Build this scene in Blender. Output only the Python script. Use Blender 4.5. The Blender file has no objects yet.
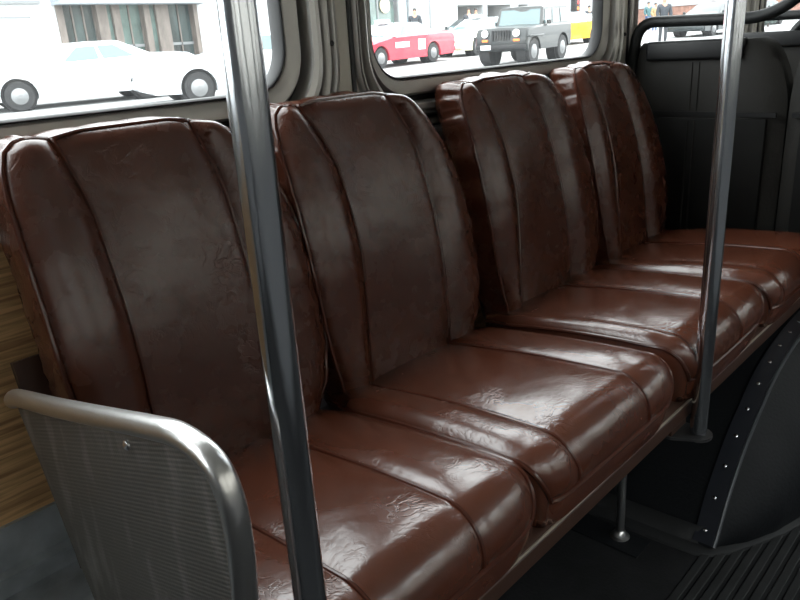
import bpy, bmesh, math, random
from mathutils import Vector, Matrix
random.seed(5)
SC = bpy.context.scene
COL = SC.collection
ZF = 1.14                      # eye height above the bus floor; shapes below are written with z measured from the eye

# ------------------------------------------------------------------ camera, world, exposure
cd = bpy.data.cameras.new('camera'); cam = bpy.data.objects.new('camera', cd); COL.objects.link(cam)
cd.sensor_width = 36.0; cd.lens = 36.0 * 727.0 / 800.0; cd.clip_start = 0.02; cd.clip_end = 500
R = Matrix(((0.67520779, 0.28404277, -0.68074529), (-0.73524576, 0.18506186, -0.65204738), (-0.05922936, 0.94078256, 0.33379645)))
cam.matrix_world = Matrix.Translation((0, 0, ZF)) @ R.to_4x4()
SC.camera = cam
SC.view_settings.view_transform = 'Standard'; SC.view_settings.look = 'None'
SC.view_settings.gamma = 1.0; SC.view_settings.use_curve_mapping = False
SC.view_settings.exposure = 0.0
W = bpy.data.worlds.new('world'); SC.world = W; W.use_nodes = True
bg = W.node_tree.nodes['Background']; bg.inputs[0].default_value = (0.95, 0.975, 1.0, 1); bg.inputs[1].default_value = 8.0
WIN = [(-2.66 + 1.29 * k, -1.62 + 1.29 * k) for k in range(0, 7)]     # x extents of the glass panes

def portal(x0, x1, z0, z1, y, rx):          # tells the renderer where daylight comes in; gives no light itself
    l = bpy.data.lights.new('daylight_portal', 'AREA'); l.shape = 'RECTANGLE'; l.size = x1 - x0; l.size_y = z1 - z0
    l.cycles.is_portal = True
    o = bpy.data.objects.new('daylight_portal', l); COL.objects.link(o)
    o.location = ((x0 + x1) / 2, y, (z0 + z1) / 2 + ZF); o.rotation_euler = (rx, 0, 0)
for a, b in WIN:
    portal(a - .02, b + .02, -.11, .76, 1.25, -math.pi / 2); portal(a - .02, b + .02, -.11, .76, -1.25, math.pi / 2)
SC.cycles.sample_clamp_indirect = 6.0; SC.cycles.caustics_reflective = False; SC.cycles.caustics_refractive = False
SC.cycles.transparent_max_bounces = 12

# ------------------------------------------------------------------ materials
def mat(name, col, rough=.5, metal=0., spec=.5, coat=0., bump=None, var=None, emit=None):
    m = bpy.data.materials.new(name); m.use_nodes = True
    nt = m.node_tree; p = nt.nodes['Principled BSDF']
    p.inputs['Base Color'].default_value = (*col, 1); p.inputs['Roughness'].default_value = rough
    p.inputs['Metallic'].default_value = metal; p.inputs['Specular IOR Level'].default_value = spec
    p.inputs['Coat Weight'].default_value = coat
    tc = nt.nodes.new('ShaderNodeTexCoord')
    if var:                                         # (scale, amount, stretch)
        n = nt.nodes.new('ShaderNodeTexNoise'); n.inputs['Scale'].default_value = var[0]; n.inputs['Detail'].default_value = 5
        mp = nt.nodes.new('ShaderNodeMapping'); mp.inputs['Scale'].default_value = var[2]
        nt.links.new(tc.outputs['Object'], mp.inputs[0]); nt.links.new(mp.outputs[0], n.inputs[0])
        r = nt.nodes.new('ShaderNodeValToRGB')
        r.color_ramp.elements[0].position = .3; r.color_ramp.elements[1].position = .7
        r.color_ramp.elements[0].color = (*[c * (1 - var[1]) for c in col], 1)
        r.color_ramp.elements[1].color = (*[min(1, c * (1 + var[1])) for c in col], 1)
        nt.links.new(n.outputs[0], r.inputs[0]); nt.links.new(r.outputs[0], p.inputs['Base Color'])
    if bump:                                        # list of (scale, strength, stretch)
        prev = None
        for sc_, st, stretch in bump:
            n = nt.nodes.new('ShaderNodeTexNoise'); n.inputs['Scale'].default_value = sc_; n.inputs['Detail'].default_value = 3
            mp = nt.nodes.new('ShaderNodeMapping'); mp.inputs['Scale'].default_value = stretch
            nt.links.new(tc.outputs['Object'], mp.inputs[0]); nt.links.new(mp.outputs[0], n.inputs[0])
            b = nt.nodes.new('ShaderNodeBump'); b.inputs['Strength'].default_value = st; b.inputs['Distance'].default_value = .01
            nt.links.new(n.outputs[0], b.inputs['Height'])
            if prev: nt.links.new(prev.outputs[0], b.inputs['Normal'])
            prev = b
        nt.links.new(prev.outputs[0], p.inputs['Normal'])
    return m

def leather(name, col, rough, seed, spec, wrinkle):
    m = mat(name, col, rough, spec=spec)
    nt = m.node_tree; p = nt.nodes['Principled BSDF']
    N = nt.nodes.new; L = nt.links.new
    tc = N('ShaderNodeTexCoord')
    mp = N('ShaderNodeMapping'); mp.inputs['Location'].default_value = (seed, seed * 1.7, 0); L(tc.outputs['Object'], mp.inputs[0])
    # worn colour
    n = N('ShaderNodeTexNoise'); n.inputs['Scale'].default_value = 7; n.inputs['Detail'].default_value = 6; L(mp.outputs[0], n.inputs[0])
    r = N('ShaderNodeValToRGB'); r.color_ramp.elements[0].position = .32; r.color_ramp.elements[1].position = .72
    r.color_ramp.elements[0].color = (col[0] * .86, col[1] * .88, col[2] * .9, 1); r.color_ramp.elements[1].color = (col[0] * 1.12, col[1] * 1.09, col[2] * 1.06, 1)
    L(n.outputs[0], r.inputs[0]); L(r.outputs[0], p.inputs['Base Color'])
    # roughness scuffs
    n2 = N('ShaderNodeTexNoise'); n2.inputs['Scale'].default_value = 22; n2.inputs['Detail'].default_value = 4; L(mp.outputs[0], n2.inputs[0])
    mr = N('ShaderNodeMapRange'); mr.inputs[3].default_value = rough - .06; mr.inputs[4].default_value = rough + .1
    L(n2.outputs[0], mr.inputs[0]); L(mr.outputs[0], p.inputs['Roughness'])
    # creases: warped voronoi distance to edge, only in patches
    wn = N('ShaderNodeTexNoise'); wn.inputs['Scale'].default_value = 12; wn.inputs['Detail'].default_value = 2; L(mp.outputs[0], wn.inputs[0])
    mx = N('ShaderNodeMix'); mx.data_type = 'VECTOR'; mx.inputs[0].default_value = .12
    L(mp.outputs[0], mx.inputs[4]); L(wn.outputs['Color'], mx.inputs[5])
    st = N('ShaderNodeMapping'); st.inputs['Rotation'].default_value = (.3, .5, .6); st.inputs['Scale'].default_value = (1, 1, .55); L(mx.outputs[1], st.inputs[0])
    v = N('ShaderNodeTexNoise'); v.inputs['Scale'].default_value = 62; v.inputs['Detail'].default_value = 3; v.inputs['Distortion'].default_value = .4; L(st.outputs[0], v.inputs[0])
    sb = N('ShaderNodeMath'); sb.operation = 'SUBTRACT'; sb.inputs[1].default_value = .5; L(v.outputs[0], sb.inputs[0])
    ab = N('ShaderNodeMath'); ab.operation = 'ABSOLUTE'; L(sb.outputs[0], ab.inputs[0])
    cl = N('ShaderNodeMapRange'); cl.inputs[2].default_value = .055; L(ab.outputs[0], cl.inputs[0])
    pn = N('ShaderNodeTexNoise'); pn.inputs['Scale'].default_value = 9; L(mp.outputs[0], pn.inputs[0])
    pr = N('ShaderNodeMapRange'); pr.inputs[1].default_value = .42; pr.inputs[2].default_value = .66; L(pn.outputs[0], pr.inputs[0])
    mu = N('ShaderNodeMath'); mu.operation = 'MULTIPLY'; mu.inputs[1].default_value = wrinkle; L(pr.outputs[0], mu.inputs[0])
    b1 = N('ShaderNodeBump'); b1.inputs['Distance'].default_value = .0018; L(mu.outputs[0], b1.inputs['Strength']); L(cl.outputs[0], b1.inputs['Height'])
    # soft dents
    n3 = N('ShaderNodeTexNoise'); n3.inputs['Scale'].default_value = 17; n3.inputs['Detail'].default_value = 3; L(mp.outputs[0], n3.inputs[0])
    b2 = N('ShaderNodeBump'); b2.inputs['Strength'].default_value = .13; b2.inputs['Distance'].default_value = .012
    L(n3.outputs[0], b2.inputs['Height']); L(b1.outputs[0], b2.inputs['Normal'])
    L(b2.outputs[0], p.inputs['Normal'])
    return m

def wood(name):
    m = mat(name, (.3, .17, .07), .45); nt = m.node_tree; p = nt.nodes['Principled BSDF']; N = nt.nodes.new; L = nt.links.new
    tc = N('ShaderNodeTexCoord'); mp = N('ShaderNodeMapping'); mp.inputs['Scale'].default_value = (2.2, 10, 60); L(tc.outputs['Object'], mp.inputs[0])
    n = N('ShaderNodeTexNoise'); n.inputs['Scale'].default_value = 2.2; n.inputs['Detail'].default_value = 7; n.inputs['Distortion'].default_value = .6; L(mp.outputs[0], n.inputs[0])
    r = N('ShaderNodeValToRGB'); e = r.color_ramp.elements
    e[0].position = .34; e[0].color = (.36, .19, .085, 1); e[1].position = .62; e[1].color = (.78, .50, .25, 1)
    L(n.outputs[0], r.inputs[0]); L(r.outputs[0], p.inputs['Base Color'])
    return m

def fluted(name):
    m = mat(name, (.25, .24, .225), .5, metal=.7); nt = m.node_tree; p = nt.nodes['Principled BSDF']; N = nt.nodes.new; L = nt.links.new
    tc = N('ShaderNodeTexCoord'); mp = N('ShaderNodeMapping'); mp.inputs['Rotation'].default_value = (math.radians(18), 0, 0); L(tc.outputs['Object'], mp.inputs[0])
    w = N('ShaderNodeTexWave'); w.bands_direction = 'Z'; w.inputs['Scale'].default_value = 62; L(mp.outputs[0], w.inputs[0])
    w2 = N('ShaderNodeTexWave'); w2.bands_direction = 'Y'; w2.inputs['Scale'].default_value = 62; L(mp.outputs[0], w2.inputs[0])
    ad = N('ShaderNodeMath'); ad.operation = 'MULTIPLY_ADD'; ad.inputs[1].default_value = .35; L(w2.outputs[1], ad.inputs[0]); L(w.outputs[1], ad.inputs[2])
    b = N('ShaderNodeBump'); b.inputs['Strength'].default_value = .30; b.inputs['Distance'].default_value = .0010; L(ad.outputs[0], b.inputs['Height']); L(b.outputs[0], p.inputs['Normal'])
    n = N('ShaderNodeTexNoise'); n.inputs['Scale'].default_value = 9; n.inputs['Detail'].default_value = 4
    mp2 = N('ShaderNodeMapping'); mp2.inputs['Scale'].default_value = (1, 3.0, .9); L(tc.outputs['Object'], mp2.inputs[0]); L(mp2.outputs[0], n.inputs[0])
    r = N('ShaderNodeValToRGB'); e = r.color_ramp.elements; e[0].position = .52; e[0].color = (.155, .145, .135, 1); e[1].position = .76; e[1].color = (.30, .285, .27, 1)
    L(n.outputs[0], r.inputs[0]); L(r.outputs[0], p.inputs['Base Color'])
    return m

def glass(name, tint=(.96, .98, .97)):
    m = bpy.data.materials.new(name); m.use_nodes = True; nt = m.node_tree; nt.nodes.clear(); N = nt.nodes.new; L = nt.links.new
    o = N('ShaderNodeOutputMaterial'); mx = N('ShaderNodeMixShader'); t = N('ShaderNodeBsdfTransparent'); g = N('ShaderNodeBsdfGlossy')
    t.inputs[0].default_value = (*tint, 1); g.inputs['Roughness'].default_value = .02
    f = N('ShaderNodeFresnel'); f.inputs[0].default_value = 1.45
    ge = N('ShaderNodeNewGeometry'); mu = N('ShaderNodeMath'); mu.operation = 'MULTIPLY_ADD'; mu.inputs[1].default_value = -1; mu.inputs[2].default_value = 1
    m2 = N('ShaderNodeMath'); m2.operation = 'MULTIPLY'; L(ge.outputs['Backfacing'], mu.inputs[0]); L(mu.outputs[0], m2.inputs[0]); L(f.outputs[0], m2.inputs[1])
    L(m2.outputs[0], mx.inputs[0]); L(t.outputs[0], mx.inputs[1]); L(g.outputs[0], mx.inputs[2]); d = N('ShaderNodeBsdfTranslucent'); d.inputs[0].default_value = (.9, .93, .95, 1); m3 = N('ShaderNodeMixShader'); m3.inputs[0].default_value = .008
    L(mx.outputs[0], m3.inputs[1]); L(d.outputs[0], m3.inputs[2]); L(m3.outputs[0], o.inputs[0])
    return m

M = dict(
    leather=leather('brown_vinyl_cushion', (.100, .0290, .0145), .22, 0.0, 1.0, .2),
    leather_back=leather('brown_vinyl_backrest', (.080, .0245, .0130), .25, 3.1, .6, .30),
    piping=mat('brown_piping', (.070, .020, .011), .22),
    chrome=mat('worn_chrome', (.62, .64, .67), .17, 1, bump=[(60, .08, (1, 1, .1))]),
    tube=mat('satin_aluminium_tube', (.70, .69, .68), .30, 1, bump=[(90, .05, (1, 1, 1))]),
    flute=fluted('fluted_aluminium_sheet'),
    alu=mat('dull_aluminium', (.40, .385, .36), .45, .75, bump=[(40, .05, (1, 1, 1))]),
    alu_light=mat('bright_aluminium', (.58, .565, .54), .42, .8),
    post=mat('beige_painted_post', (.55, .52, .45), .5),
    gasket=mat('black_rubber_gasket', (.012, .012, .013), .5),
    wood=wood('oak_laminate'),
    basemetal=mat('blue_grey_metal', (.42, .46, .50), .42, .25, var=(14, .25, (1, 1, 1))),
    railpaint=mat('brown_painted_rail', (.060, .030, .021), .45, .0, spec=.35),
    blackrub=mat('black_rubber_floor', (.0075, .0078, .0084), .7, spec=.25, var=(18, .35, (1, 1, 1)), bump=[(160, .15, (1, 1, 1))]),
    ribrub=mat('black_ribbed_rubber', (.015, .0153, .0155), .65, spec=.3, var=(20, .3, (1, 1, 1))),
    housing=mat('black_vinyl_housing', (.006, .0068, .008), .6, spec=.18, bump=[(130, .12, (1, 1, 1)), (9, .15, (1, 1, 1))]),
    rivet=mat('steel_rivet', (.7, .7, .72), .25, 1),
    shell=mat('charcoal_seat_shell', (.018, .0168, .015), .62, spec=.28, var=(9, .22, (1, 1, .4)), bump=[(120, .1, (1, 1, 1))]),
    shell_in=mat('black_seat_inset', (.009, .0088, .0084), .75, spec=.15, var=(11, .3, (1, 1, .4))),
    blackpad=mat('black_vinyl_pad', (.006, .006, .0065), .5, spec=.3),
    rubtube=mat('black_coated_tube', (.009, .010, .010), .5, spec=.35),
    glass=glass('window_glass'),
    ceil=mat('cream_ceiling', (.40, .39, .36), .6),
    wallp=mat('grey_wall_panel', (.16, .16, .165), .5),
    asphalt=mat('pale_asphalt', (.27, .27, .27), .85, var=(1.5, .12, (1, 1, 1))),
    walk=mat('pale_concrete', (.5, .5, .48), .85),
    white=mat('white_facade', (.40, .41, .42), .7),
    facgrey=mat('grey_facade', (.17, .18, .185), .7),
    stone=mat('pinkish_stone_pillar', (.12, .10, .088), .6, var=(5, .3, (1, 1, .4))),
    dglass=mat('dark_shop_glass', (.035, .05, .05), .12, spec=.6, var=(1.6, .7, (1, 1, .25))),
    gglass=mat('green_shop_glass', (.08, .12, .11), .12, spec=.6, var=(1.2, .5, (1, 1, 1))),
    awning=mat('grey_awning', (.24, .27, .30), .7),
    blue=mat('blue_awning_cloth', (.03, .10, .42), .7),
    brick=mat('brown_brick', (.30, .16, .12), .85, var=(4, .3, (1, 1, 1))),
    carwhite=mat('white_car_paint', (.55, .57, .59), .25, coat=.6),
    carred=mat('red_car_paint', (.50, .025, .05), .25, coat=.6),
    carblack=mat('black_car_paint', (.010, .013, .014), .35, coat=.15),
    caryellow=mat('yellow_car_paint', (.80, .42, .02), .25, coat=.6),
    carpale=mat('pale_yellow_car_paint', (.75, .72, .50), .25, coat=.6),
    cargreen=mat('dark_green_car_paint', (.012, .020, .022), .35, coat=.15),
    carglass=mat('car_window_glass', (.06, .11, .12), .08, spec=.8),
    tyre=mat('black_tyre', (.018, .018, .019), .75),
    hub=mat('silver_hubcap', (.22, .225, .23), .45, .4),
    lamp=mat('clear_headlamp', (.75, .77, .78), .15),
    amber=mat('amber_lens', (.8, .20, .04), .25),
    redlens=mat('red_lens', (.55, .03, .03), .25),
    plate=mat('white_sign_plate', (.75, .77, .78), .5),
    dark=mat('dark_underside', (.015, .015, .016), .7),
    skin=mat('skin', (.45, .25, .17), .6),
    coat_dark=mat('dark_coat', (.030, .036, .045), .8),
    coat_tan=mat('tan_coat', (.36, .24, .12), .8),
    coat_teal=mat('teal_coat', (.05, .12, .13), .8),
    jeans=mat('blue_trousers', (.06, .11, .24), .8),
    trous=mat('dark_trousers', (.03, .034, .04), .8),
    hair=mat('dark_hair', (.015, .011, .009), .6),
    bark=mat('grey_bark', (.12, .10, .09), .9),
    pole_grey=mat('grey_street_pole', (.20, .21, .22), .6),
)

# ------------------------------------------------------------------ helpers
ORG = {}
class MB:
    def __init__(s): s.v = []; s.f = []
    def add(s, vs, fs):
        n = len(s.v); s.v += [tuple(map(float, p)) for p in vs]; s.f += [tuple(i + n for i in q) for q in fs]; return s
    def grid(s, rows, close_u=False, close_v=False, flip=False):
        nr, nc = len(rows), len(rows[0]); vs = [p for r in rows for p in r]; fs = []
        for i in range(nr if close_v else nr - 1):
            for j in range(nc if close_u else nc - 1):
                q = (i * nc + j, i * nc + (j + 1) % nc, ((i + 1) % nr) * nc + (j + 1) % nc, ((i + 1) % nr) * nc + j)
                fs.append(q[::-1] if flip else q)
        return s.add(vs, fs)
    def tube(s, pts, r, n=12, caps=True, closed=False):
        pts = [Vector(p) for p in pts]; k = len(pts); rr = r if isinstance(r, (list, tuple)) else [r] * k
        tang = []
        for i in range(k):
            a = pts[(i - 1) % k] if (closed or i > 0) else pts[i]; b = pts[(i + 1) % k] if (closed or i < k - 1) else pts[i]
            t = (b - a); tang.append(t.normalized() if t.length > 1e-9 else Vector((0, 0, 1)))
        up = Vector((0, 0, 1)) if abs(tang[0].z) < .9 else Vector((1, 0, 0))
        u = tang[0].cross(up).normalized(); rows = []
        for i in range(k):
            u = (u - tang[i] * u.dot(tang[i])).normalized(); w = tang[i].cross(u)
            rows.append([pts[i] + (u * math.cos(2 * math.pi * j / n) + w * math.sin(2 * math.pi * j / n)) * rr[i] for j in range(n)])
        base = len(s.v); s.grid(rows, close_u=True, close_v=closed)
        if caps and not closed:
            s.f.append(tuple(base + j for j in range(n))[::-1]); s.f.append(tuple(base + (k - 1) * n + j for j in range(n)))
        return s
    def box(s, x0, x1, y0, y1, z0, z1, bev=0., seg=2):
        bm = bmesh.new(); bmesh.ops.create_cube(bm, size=1)
        for v in bm.verts: v.co = Vector(((x0 + x1) / 2 + v.co.x * (x1 - x0), (y0 + y1) / 2 + v.co.y * (y1 - y0), (z0 + z1) / 2 + v.co.z * (z1 - z0)))
        if bev: bmesh.ops.bevel(bm, geom=bm.edges[:], offset=bev, segments=seg, affect='EDGES', profile=.5)
        bm.verts.index_update()
        s.add([v.co[:] for v in bm.verts], [[v.index for v in f.verts] for f in bm.faces]); bm.free(); return s
    def lathe(s, c, axis, prof, n=24):
        a = Vector(axis).normalized(); up = Vector((0, 0, 1)) if abs(a.z) < .9 else Vector((1, 0, 0)); u = a.cross(up).normalized(); w = a.cross(u); c = Vector(c)
        rows = [[c + a * h + (u * math.cos(2 * math.pi * j / n) + w * math.sin(2 * math.pi * j / n)) * max(r, 1e-4) for j in range(n)] for r, h in prof]
        b = len(s.v); s.grid(rows, close_u=True)
        s.f.append(tuple(b + j for j in range(n))); s.f.append(tuple(b + (len(prof) - 1) * n + j for j in range(n))[::-1]); return s
    def ball(s, c, rx, ry, rz, n=14, m=9):
        rows = [[(c[0] + rx * math.sin(math.pi * i / m) * math.cos(2 * math.pi * j / n), c[1] + ry * math.sin(math.pi * i / m) * math.sin(2 * math.pi * j / n), c[2] + rz * math.cos(math.pi * i / m)) for j in range(n)] for i in range(m + 1)]
        return s.grid(rows, close_u=True)
    def prism(s, poly, d):            # closed polygon (3-D points) pushed along d
        d = Vector(d); n = len(poly); a = [Vector(p) for p in poly]; b = [p + d for p in a]
        return s.add(a + b, [tuple(range(n))[::-1], tuple(range(n, 2 * n))] + [(i, (i + 1) % n, n + (i + 1) % n, n + i) for i in range(n)])

def thing(name, label, cat, loc=(0, 0, 0), rz=0., group=None, kind=None):
    o = bpy.data.objects.new(name, None); COL.objects.link(o); o.empty_display_size = .05
    o.location = (loc[0], loc[1], loc[2] + ZF); o.rotation_euler = (0, 0, rz); ORG[o.name] = Vector(loc)
    if label: o['label'] = label
    if cat: o['category'] = cat
    if group: o['group'] = group
    if kind: o['kind'] = kind
    return o
def obj(name, mb, m, parent=None, smooth=True, loc=None, auto=40, local=False, kind=None, label=None, cat=None, group=None):
    # local=True: the shape is already written in the parent's own frame
    org = Vector((0, 0, 0)) if local else (ORG[parent.name] if parent else Vector(loc or (0, 0, 0)))
    me = bpy.data.meshes.new(name); me.from_pydata([tuple(Vector(p) - org) for p in mb.v], [], mb.f)
    bm = bmesh.new(); bm.from_mesh(me); bmesh.ops.remove_doubles(bm, verts=bm.verts, dist=1e-5); bmesh.ops.recalc_face_normals(bm, faces=bm.faces)
    if smooth:
        for f in bm.faces: f.smooth = True
        ca = math.radians(auto)
        for e in bm.edges:
            if len(e.link_faces) == 2 and e.calc_face_angle(0) > ca: e.smooth = False
    bm.to_mesh(me); bm.free(); me.materials.append(M[m] if isinstance(m, str) else m)
    o = bpy.data.objects.new(name, me); COL.objects.link(o)
    if parent: o.parent = parent; ORG[o.name] = org
    else: o.location = (org.x, org.y, org.z + ZF); ORG[o.name] = org
    if kind: o['kind'] = kind
    if label: o['label'] = label
    if cat: o['category'] = cat
    if group: o['group'] = group
    return o
def itp(tab, x):
    if x <= tab[0][0]: return tab[0][1]
    for (a, b), (c, d) in zip(tab, tab[1:]):
        if x <= c:
            t = (x - a) / (c - a); return b + (d - b) * t
    return tab[-1][1]
def sm(tab, x):                      # smooth table: average of a few neighbours
    h = .012
    return sum(itp(tab, x + k * h) for k in (-2, -1, 0, 1, 2)) / 5
def fillet(pts, r, n=6):             # round the corners of a 3-D polyline
    pts = [Vector(p) for p in pts]; out = [pts[0]]
    for a, b, c in zip(pts, pts[1:], pts[2:]):
        u = (a - b); v = (c - b); rr = min(r, u.length * .49, v.length * .49); p, q = b + u.normalized() * rr, b + v.normalized() * rr
        for k in range(n + 1):
            t = k / n; out.append(p * (1 - t) ** 2 + b * 2 * t * (1 - t) + q * t * t)
    return out + [pts[-1]]

# ------------------------------------------------------------------ the bus shell
YW = 1.2
X0, X1 = -2.75, 6.3
b = MB().box(X0, X1, -1.25, 1.25, -ZF - .06, -ZF)
floor = obj('floor', b, 'blackrub', smooth=False, kind='structure')
b = MB()
for k in range(24):                  # ribbed rubber of the aisle, ribs running along the bus
    y = .468 - k * .026
    b.box(.2, 4.2, y - .0165, y, -ZF - .001, -ZF + .004, .0012, 1)
obj('ribbed_rubber_mat', b, 'ribrub', floor, smooth=False)
obj('ceiling', MB().box(X0, X1, -1.25, 1.25, 1.02, 1.08), 'ceil', smooth=False, kind='structure')
obj('wall_rear', MB().box(X0 - .05, X0, -1.25, 1.25, -ZF, 1.02), 'wallp', smooth=False, kind='structure')
obj('wall_front', MB().box(X1, X1 + .05, -1.25, 1.25, -ZF, 1.02), 'wallp', smooth=False, kind='structure')

def rrect(x0, x1, z0, z1, r, n=8):   # corner list, counter-clockwise from the lower right, n steps per corner
    out = []
    for cx, cz, a0 in ((x1 - r, z0 + r, -90), (x1 - r, z1 - r, 0), (x0 + r, z1 - r, 90), (x0 + r, z0 + r, 180)):
        for k in range(n + 1):
            a = math.radians(a0 + 90 * k / n); out.append((cx + r * math.cos(a), cz + r * math.sin(a)))
    return out
def rrect_square(x0, x1, z0, z1, r, X0, X1, Z0, Z1, n=8):   # matching points on the cell's straight outline
    out = []
    for ci, (ex, ez) in enumerate(((X1, Z0), (X1, Z1), (X0, Z1), (X0, Z0))):
        cx = (x1 - r) if ci in (0, 1) else (x0 + r); cz = (z0 + r) if ci in (0, 3) else (z1 - r)
        vert_first = ci in (1, 3)
        p0 = (ex, cz) if vert_first else (cx, ez); p1 = (cx, ez) if vert_first else (ex, cz)
        for k in range(n + 1):
            t = k / n
            if t <= .5: q = (p0[0] + (ex - p0[0]) * t * 2, p0[1] + (ez - p0[1]) * t * 2)
            else: q = (ex + (p1[0] - ex) * (t - .5) * 2, ez + (p1[1] - ez) * (t - .5) * 2)
            out.append(q)
    return out
AL, AR, AB, AT = .055, .150, .145, .06
def wring(x0, x1, z0, z1, r, prof, side):       # sweep a profile (fraction, y offset towards the room) round the pane
    rows = []
    for fr, dy in prof:
        rr = r + fr * .10
        rows.append([(p[0], side * (YW - dy), p[1]) for p in rrect(x0 - AL * fr, x1 + AR * fr, z0 - AB * fr, z1 + AT * fr, rr)])
    return rows
Z0W, Z1W, RW = -.076, .74, .085
ZC0, ZC1 = -.24, 1.02
def window(n, x0, x1, cx0, cx1, side, wallmb):
    w = thing('window_%d' % n, None, None, ((x0 + x1) / 2, side * YW, Z0W), kind='structure')
    def ring(name, prof, m):
        b = MB().grid(wring(x0, x1, Z0W, Z1W, RW, prof, side), close_u=True); obj(name, b, m, w, auto=50)
    ring('gasket', [(0, -.03), (0, .004), (.02, .007), (.04, .004), (.04, -.01)], 'gasket')
    ring('frame_sash', [(.04, -.012), (.04, .002), (.07, .008), (.27, .010), (.31, .002), (.31, -.02)], 'alu')
    ring('shadow_channel', [(.30, -.018), (.42, -.018)], 'gasket')
    ring('frame_ring', [(.41, -.02), (.41, .006), (.45, .018), (.53, .020), (.58, .010), (.62, .016), (.66, .004), (.66, -.01)], 'alu_light')
    ring('shadow_channel', [(.65, -.008), (.72, -.008)], 'gasket')
    ring('frame_ring', [(.71, -.01), (.71, .006), (.75, .012), (.80, .012), (.83, .002), (.83, -.01)], 'alu')
    ring('shadow_channel', [(.82, -.008), (.87, -.008)], 'gasket')
    ring('frame_ring', [(.865, -.01), (.865, .008), (.90, .013), (.96, .010), (1.0, .000), (1.0, -.03)], 'alu_light')
    b = MB(); pts = rrect(x0 - .004, x1 + .004, Z0W - .004, Z1W + .004, RW); y = side * (YW + .022)
    b.prism([(p[0], y, p[1]) for p in pts], (0, side * .005, 0)); obj('glass_pane', b, 'glass', w, smooth=False)
    e = (x0 - AL, x1 + AR, Z0W - AB, Z1W + AT, RW + .10)
    inner = [(p[0], side * YW, p[1]) for p in rrect(*e)]; outer = [(p[0], side * YW, p[1]) for p in rrect_square(*e, cx0, cx1, ZC0, ZC1)]
    back_i = [(p[0], side * (YW + .03), p[2]) for p in inner]; back_o = [(p[0], side * (YW + .03), p[2]) for p in outer]
    wallmb.grid([back_o, outer, inner, back_i], close_u=True)
    return w
wm = MB(); wo = MB()
for k, (a, c) in enumerate(WIN):
    cx0 = X0 if k == 0 else a - .125 + .0; cx1 = X1 if k == len(WIN) - 1 else c + .165 - .04
    wn = window(k + 1, a, c, cx0, cx1, 1, wm)
    if k == 2: w_near = wn
    window(k + 8, a, c, cx0, cx1, -1, wo)
obj('wall_window_side', wm, 'post', smooth=False, kind='structure')
obj('wall_aisle_side', wo, 'post', smooth=False, kind='structure')
obj('wall_panel_window_side', MB().box(X0, X1, YW, YW + .03, -ZF, -.24), 'wood', smooth=False, kind='structure')
obj('wall_panel_aisle_side', MB().box(X0, X1, -YW - .03, -YW, -ZF, -.24), 'wallp', smooth=False, kind='structure')
obj('trim_1', MB().box(X0, X1, YW - .028, YW, -.250, -.232, .004), 'alu_light', smooth=False, kind='structure')
# black vertical rubber strips between the windows
for k in range(1, 6):
    x = WIN[k][1] + .19
    obj('trim_%d' % (k + 1), MB().box(x - .006, x + .006, YW - .004, YW + .01, -.23, 1.0, .002), 'gasket', smooth=False, kind='structure')
for x, z in ((1.085, .006), (1.182, .012), (2.40, -.02)):
    t = MB().lathe((x, YW - .010, z), (0, -1, 0), [(.006, -.01), (.006, .002), (.004, .004)], 10)
    obj('frame_screw', t, 'gasket', w_near)
# metal skirting and heater ledge along the foot of the wall
b = MB()
prof = [(1.2, -.715), (1.192, -.715), (1.190, -.79), (1.175, -.795), (1.175, -.80), (1.182, -.805), (1.182, -.835), (1.155, -.845), (1.10, -.852), (1.075, -.86), (1.07, -.90), (1.07, -ZF), (1.2, -ZF)]
b.grid([[(x, p[0], p[1]) for p in prof] for x in (X0, 1.44)], close_u=True)
obj('baseboard_window_side', b, 'basemetal', smooth=False, kind='structure')

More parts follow.
